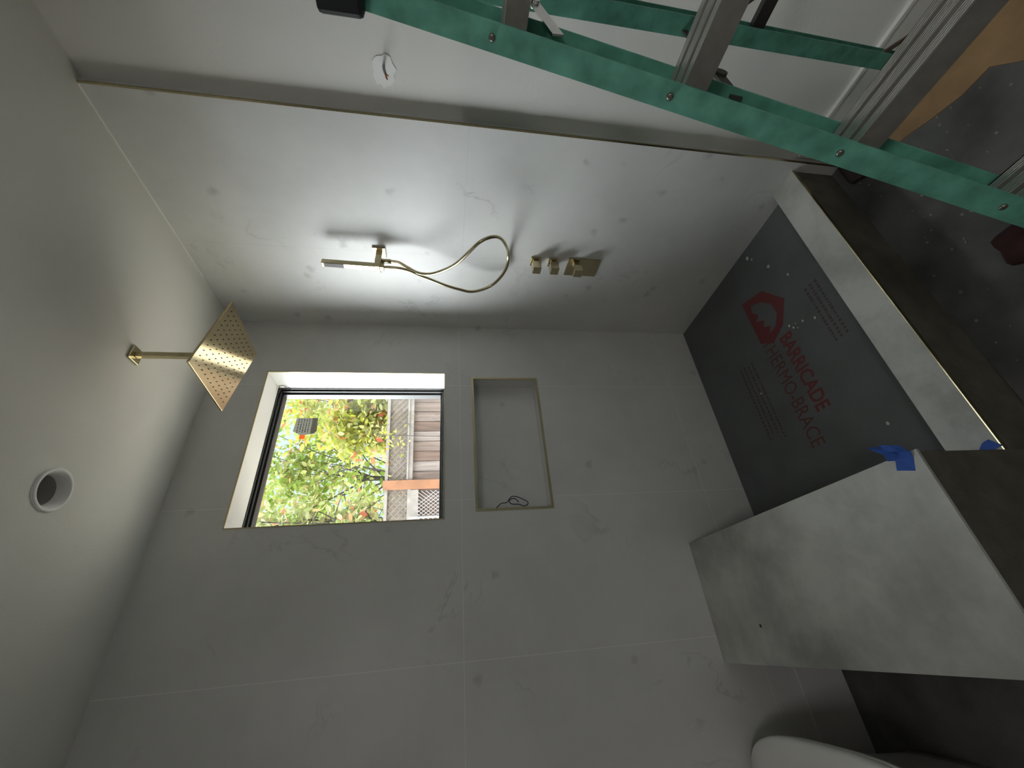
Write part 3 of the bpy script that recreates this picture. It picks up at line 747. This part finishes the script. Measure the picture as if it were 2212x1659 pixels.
for layer, sg in ((0, -1), (1, 1)):
    s = -3.6
    while s < 4.5:
        z0, z1 = 1.925, 2.17; dz = z1-z0
        A0, A1 = s, s+sg*dz*1.0
        d0 = .0 + layer*.009; wd = .036 if layer == 0 else .068
        if min(A0, A1) > -3.2 and max(A0, A1)+wd < 4.2:
            add_hex(bm, [FP(A0, d0, z0), FP(A0+wd, d0, z0), FP(A0+wd, d0+.008, z0), FP(A0, d0+.008, z0)],
                        [FP(A1, d0, z1), FP(A1+wd, d0, z1), FP(A1+wd, d0+.008, z1), FP(A1, d0+.008, z1)])
        s += .075
obj('lattice_panel', bm, M['lattice'], fence)
bm = bmesh.new(); fbox(bm, -.055, .055, -.07, .015, GZ, 2.215); obj('fence_post', bm, M['cedar'], fence)['label'] = 'orange cedar post'
bm = bmesh.new(); fbox(bm, -3.2, -.06, -.05, .0, 1.80, 1.93); obj('gate_rail', bm, M['grey_wood'], fence)['label'] = 'grey rail above the wire mesh'
gate = thing('wire_mesh_gate', FP(-.6, -.08, GZ), 'white chain-link mesh gate left of the cedar post', 'gate')
bm = bmesh.new()
for fam in (1, -1):
    s = -1.35
    while s < 1.5:
        z0, z1 = 1.20, 1.80; A0 = -1.25+s; A1 = A0+fam*(z1-z0)*.75
        # clip to the gate opening
        lo, hi = -1.25, -.075
        def cl(A0, A1):
            t0, t1 = 0., 1.
            d_ = A1-A0
            for bound, sgn in ((lo, 1), (hi, -1)):
                f0, f1 = sgn*(A0-bound), sgn*(A1-bound)
                if f0 < 0 and f1 < 0: return None
                if f0 < 0: t0 = max(t0, f0/(f0-f1))
                if f1 < 0: t1 = min(t1, f0/(f0-f1))
            return (t0, t1) if t1 > t0 else None
        c_ = cl(A0, A1)
        if c_:
            pa = FP(A0+(A1-A0)*c_[0], -.075+.003*fam, z0+(z1-z0)*c_[0]); pb = FP(A0+(A1-A0)*c_[1], -.075+.003*fam, z0+(z1-z0)*c_[1])
            add_tube(bm, [pa, pb], .0032, 5, cap=False)
        s += .042
obj('wire_mesh', bm, M['galv'], gate)
bm = bmesh.new()
for s0 in (-.38,): add_tube(bm, [FP(s0, -.095, GZ), FP(s0, -.095, 1.90)], .011, 10)
add_tube(bm, [FP(-1.25, -.095, GZ), FP(-1.25, -.095, 1.80)], .02, 10)
add_tube(bm, [FP(-1.25, -.08, 1.20), FP(-.07, -.08, 1.20)], .015, 8)
obj('gate_frame', bm, M['galv'], gate)

# leaves: island-random autumn colours
def leaf_mat(name, stops):
    m = bpy.data.materials.new(name); m.use_nodes = True; nt = m.node_tree; nt.nodes.clear()
    g_ = N(nt, 'ShaderNodeNewGeometry'); r_ = N(nt, 'ShaderNodeValToRGB'); cr = r_.color_ramp; cr.interpolation = 'LINEAR'
    while len(cr.elements) > 1: cr.elements.remove(cr.elements[-1])
    cr.elements[0].position = stops[0][0]; cr.elements[0].color = (*stops[0][1], 1)
    for pz, cz in stops[1:]: e_ = cr.elements.new(pz); e_.color = (*cz, 1)
    nt.links.new(g_.outputs['Random Per Island'], r_.inputs['Fac'])
    d_ = N(nt, 'ShaderNodeBsdfDiffuse'); t_ = N(nt, 'ShaderNodeBsdfTranslucent'); a_ = N(nt, 'ShaderNodeMixShader'); a_.inputs[0].default_value = .5
    nt.links.new(r_.outputs[0], d_.inputs[0]); nt.links.new(r_.outputs[0], t_.inputs[0])
    nt.links.new(d_.outputs[0], a_.inputs[1]); nt.links.new(t_.outputs[0], a_.inputs[2])
    o_ = N(nt, 'ShaderNodeOutputMaterial'); nt.links.new(a_.outputs[0], o_.inputs[0]); return m
LS = .70
def L3(*c): return tuple(x*LS for x in c)
M['leaf_a'] = leaf_mat('yellow_green_leaves', [(0, L3(.36, .40, .05)), (.35, L3(.50, .50, .10)), (.6, L3(.42, .50, .16)), (.86, L3(.60, .56, .26)), (.93, L3(.62, .40, .20)), (.96, L3(.75, .16, .09)), (1, L3(.80, .25, .13))])
M['leaf_b'] = leaf_mat('mid_green_leaves', [(0, L3(.20, .32, .06)), (.4, L3(.34, .44, .10)), (.75, L3(.48, .52, .20)), (.95, L3(.60, .56, .26)), (1, L3(.78, .35, .20))])
M['leaf_c'] = leaf_mat('pale_leaves', [(0, L3(.32, .42, .14)), (.4, L3(.46, .50, .22)), (.7, L3(.55, .58, .32)), (.90, L3(.62, .50, .26)), (1, L3(.78, .25, .16))])

def leaf(bm, p, s, rr):
    d = Vector((rr.gauss(0, 1), rr.gauss(0, 1), rr.gauss(-.4, .7))).normalized()
    q = Vector((rr.gauss(0, 1), rr.gauss(0, 1), rr.gauss(0, 1))); sd = (q - d*q.dot(d)).normalized(); nn = d.cross(sd)
    l = s*rr.uniform(.8, 1.3); w_ = l*rr.uniform(.42, .6)
    A_ = bm.verts.new(p); T = bm.verts.new(p + d*l)
    m1 = bm.verts.new(p + d*l*.5)
    L1 = bm.verts.new(p + d*l*.28 + sd*w_*.42 + nn*w_*.10); L2 = bm.verts.new(p + d*l*.68 + sd*w_*.36 + nn*w_*.09)
    R1 = bm.verts.new(p + d*l*.28 - sd*w_*.42 + nn*w_*.10); R2 = bm.verts.new(p + d*l*.68 - sd*w_*.36 + nn*w_*.09)
    bm.faces.new((A_, m1, L2, L1)); bm.faces.new((m1, T, L2)); bm.faces.new((A_, R1, R2, m1)); bm.faces.new((m1, R2, T))
def tree(name, base, crowns, nleaf, size, m, label, cat, seed, trunk_r=.06, group=None, nbranch=14):
    rr = random.Random(seed); base = Vector(base)
    t_ = thing(name, base, label, cat, group)
    bm = bmesh.new(); cc_ = Vector(crowns[0][0])
    mid = base.lerp(cc_, .5) + Vector((rr.uniform(-.1, .1), rr.uniform(-.1, .1), 0))
    add_tube(bm, smooth_path([base, mid, cc_], 5), [trunk_r*(1-.05*i) for i in range(11)], 8)
    tips = []
    for i in range(nbranch):
        c0, rad = rr.choice(crowns); c0 = Vector(c0)
        d = Vector((rr.gauss(0, 1), rr.gauss(0, 1), rr.gauss(.2, .8))).normalized()
        e_ = c0 + Vector((d.x*rad[0], d.y*rad[1], d.z*rad[2]))*rr.uniform(.7, 1)
        st_ = base.lerp(cc_, rr.uniform(.6, 1)); md_ = st_.lerp(e_, .5) + Vector((rr.gauss(0, .12), rr.gauss(0, .12), rr.gauss(.05, .1)))
        path = smooth_path([st_, md_, e_], 5); k0 = trunk_r*.32
        add_tube(bm, path, [k0*(1-i_/12) for i_ in range(len(path))], 5); tips += path[4:]
        for q in range(3):
            s0_ = rr.choice(path[3:]); e2 = s0_ + Vector((rr.gauss(0, .22), rr.gauss(0, .22), rr.gauss(.02, .22)))
            add_tube(bm, [s0_, s0_.lerp(e2, .5)+Vector((0, 0, .02)), e2], [k0*.4, k0*.3, k0*.12], 4); tips += [s0_.lerp(e2, .5), e2]
    obj('trunk_and_branches', bm, M['bark'], t_)
    bm = bmesh.new()
    nclump = max(20, nleaf//26); clumps = []
    for i in range(nclump):
        c0, rad = rr.choice(crowns)
        while True:
            d = Vector((rr.uniform(-1, 1), rr.uniform(-1, 1), rr.uniform(-1, 1)))
            if d.length < 1: break
        clumps.append(Vector(c0) + Vector((d.x*rad[0], d.y*rad[1], d.z*rad[2])))
    for i in range(nleaf):
        q = rr.choice(clumps) if rr.random() < .8 else rr.choice(tips)
        leaf(bm, q + Vector((rr.gauss(0, .11), rr.gauss(0, .11), rr.gauss(0, .10))), size, rr)
    o = obj('foliage', bm, m, t_); o['kind'] = 'stuff'
    return t_
tree('autumn_tree', (2.1, 4.6, GZ), [((1.85, 4.3, 3.1), (.70, .55, 1.0)), ((1.40, 4.3, 2.7), (.40, .4, .6))], 3300, .115, M['leaf_a'], 'yellow-green autumn tree with scattered red leaves, close behind the fence at right', 'tree', 11)
tree('autumn_tree', (1.3, 6.2, GZ), [((1.3, 6.1, 3.2), (1.0, .6, 1.2)), ((2.2, 6.1, 4.3), (1.0, .6, .8)), ((1.0, 6.1, 4.3), (.9, .5, .9))], 3700, .125, M['leaf_b'], 'mid-green tree further back behind the middle of the fence', 'tree', 12, nbranch=18)
tree('autumn_tree', (-.2, 4.6, GZ), [((.02, 4.6, 2.9), (.42, .5, .8)), ((.02, 4.6, 3.9), (.45, .5, .7))], 2000, .11, M['leaf_c'], 'sparse pale-leaved tree with bare twigs behind the wire gate', 'tree', 13, nbranch=34)
tree('tall_shrub', (.72, 2.66, GZ), [((.62, 2.72, 2.30), (.16, .05, .20)), ((.55, 2.74, 2.12), (.14, .04, .14))], 60, .055, M['leaf_a'], 'thin leafy shrub stem reaching over the lattice', 'shrub', 14, trunk_r=.010, nbranch=3)
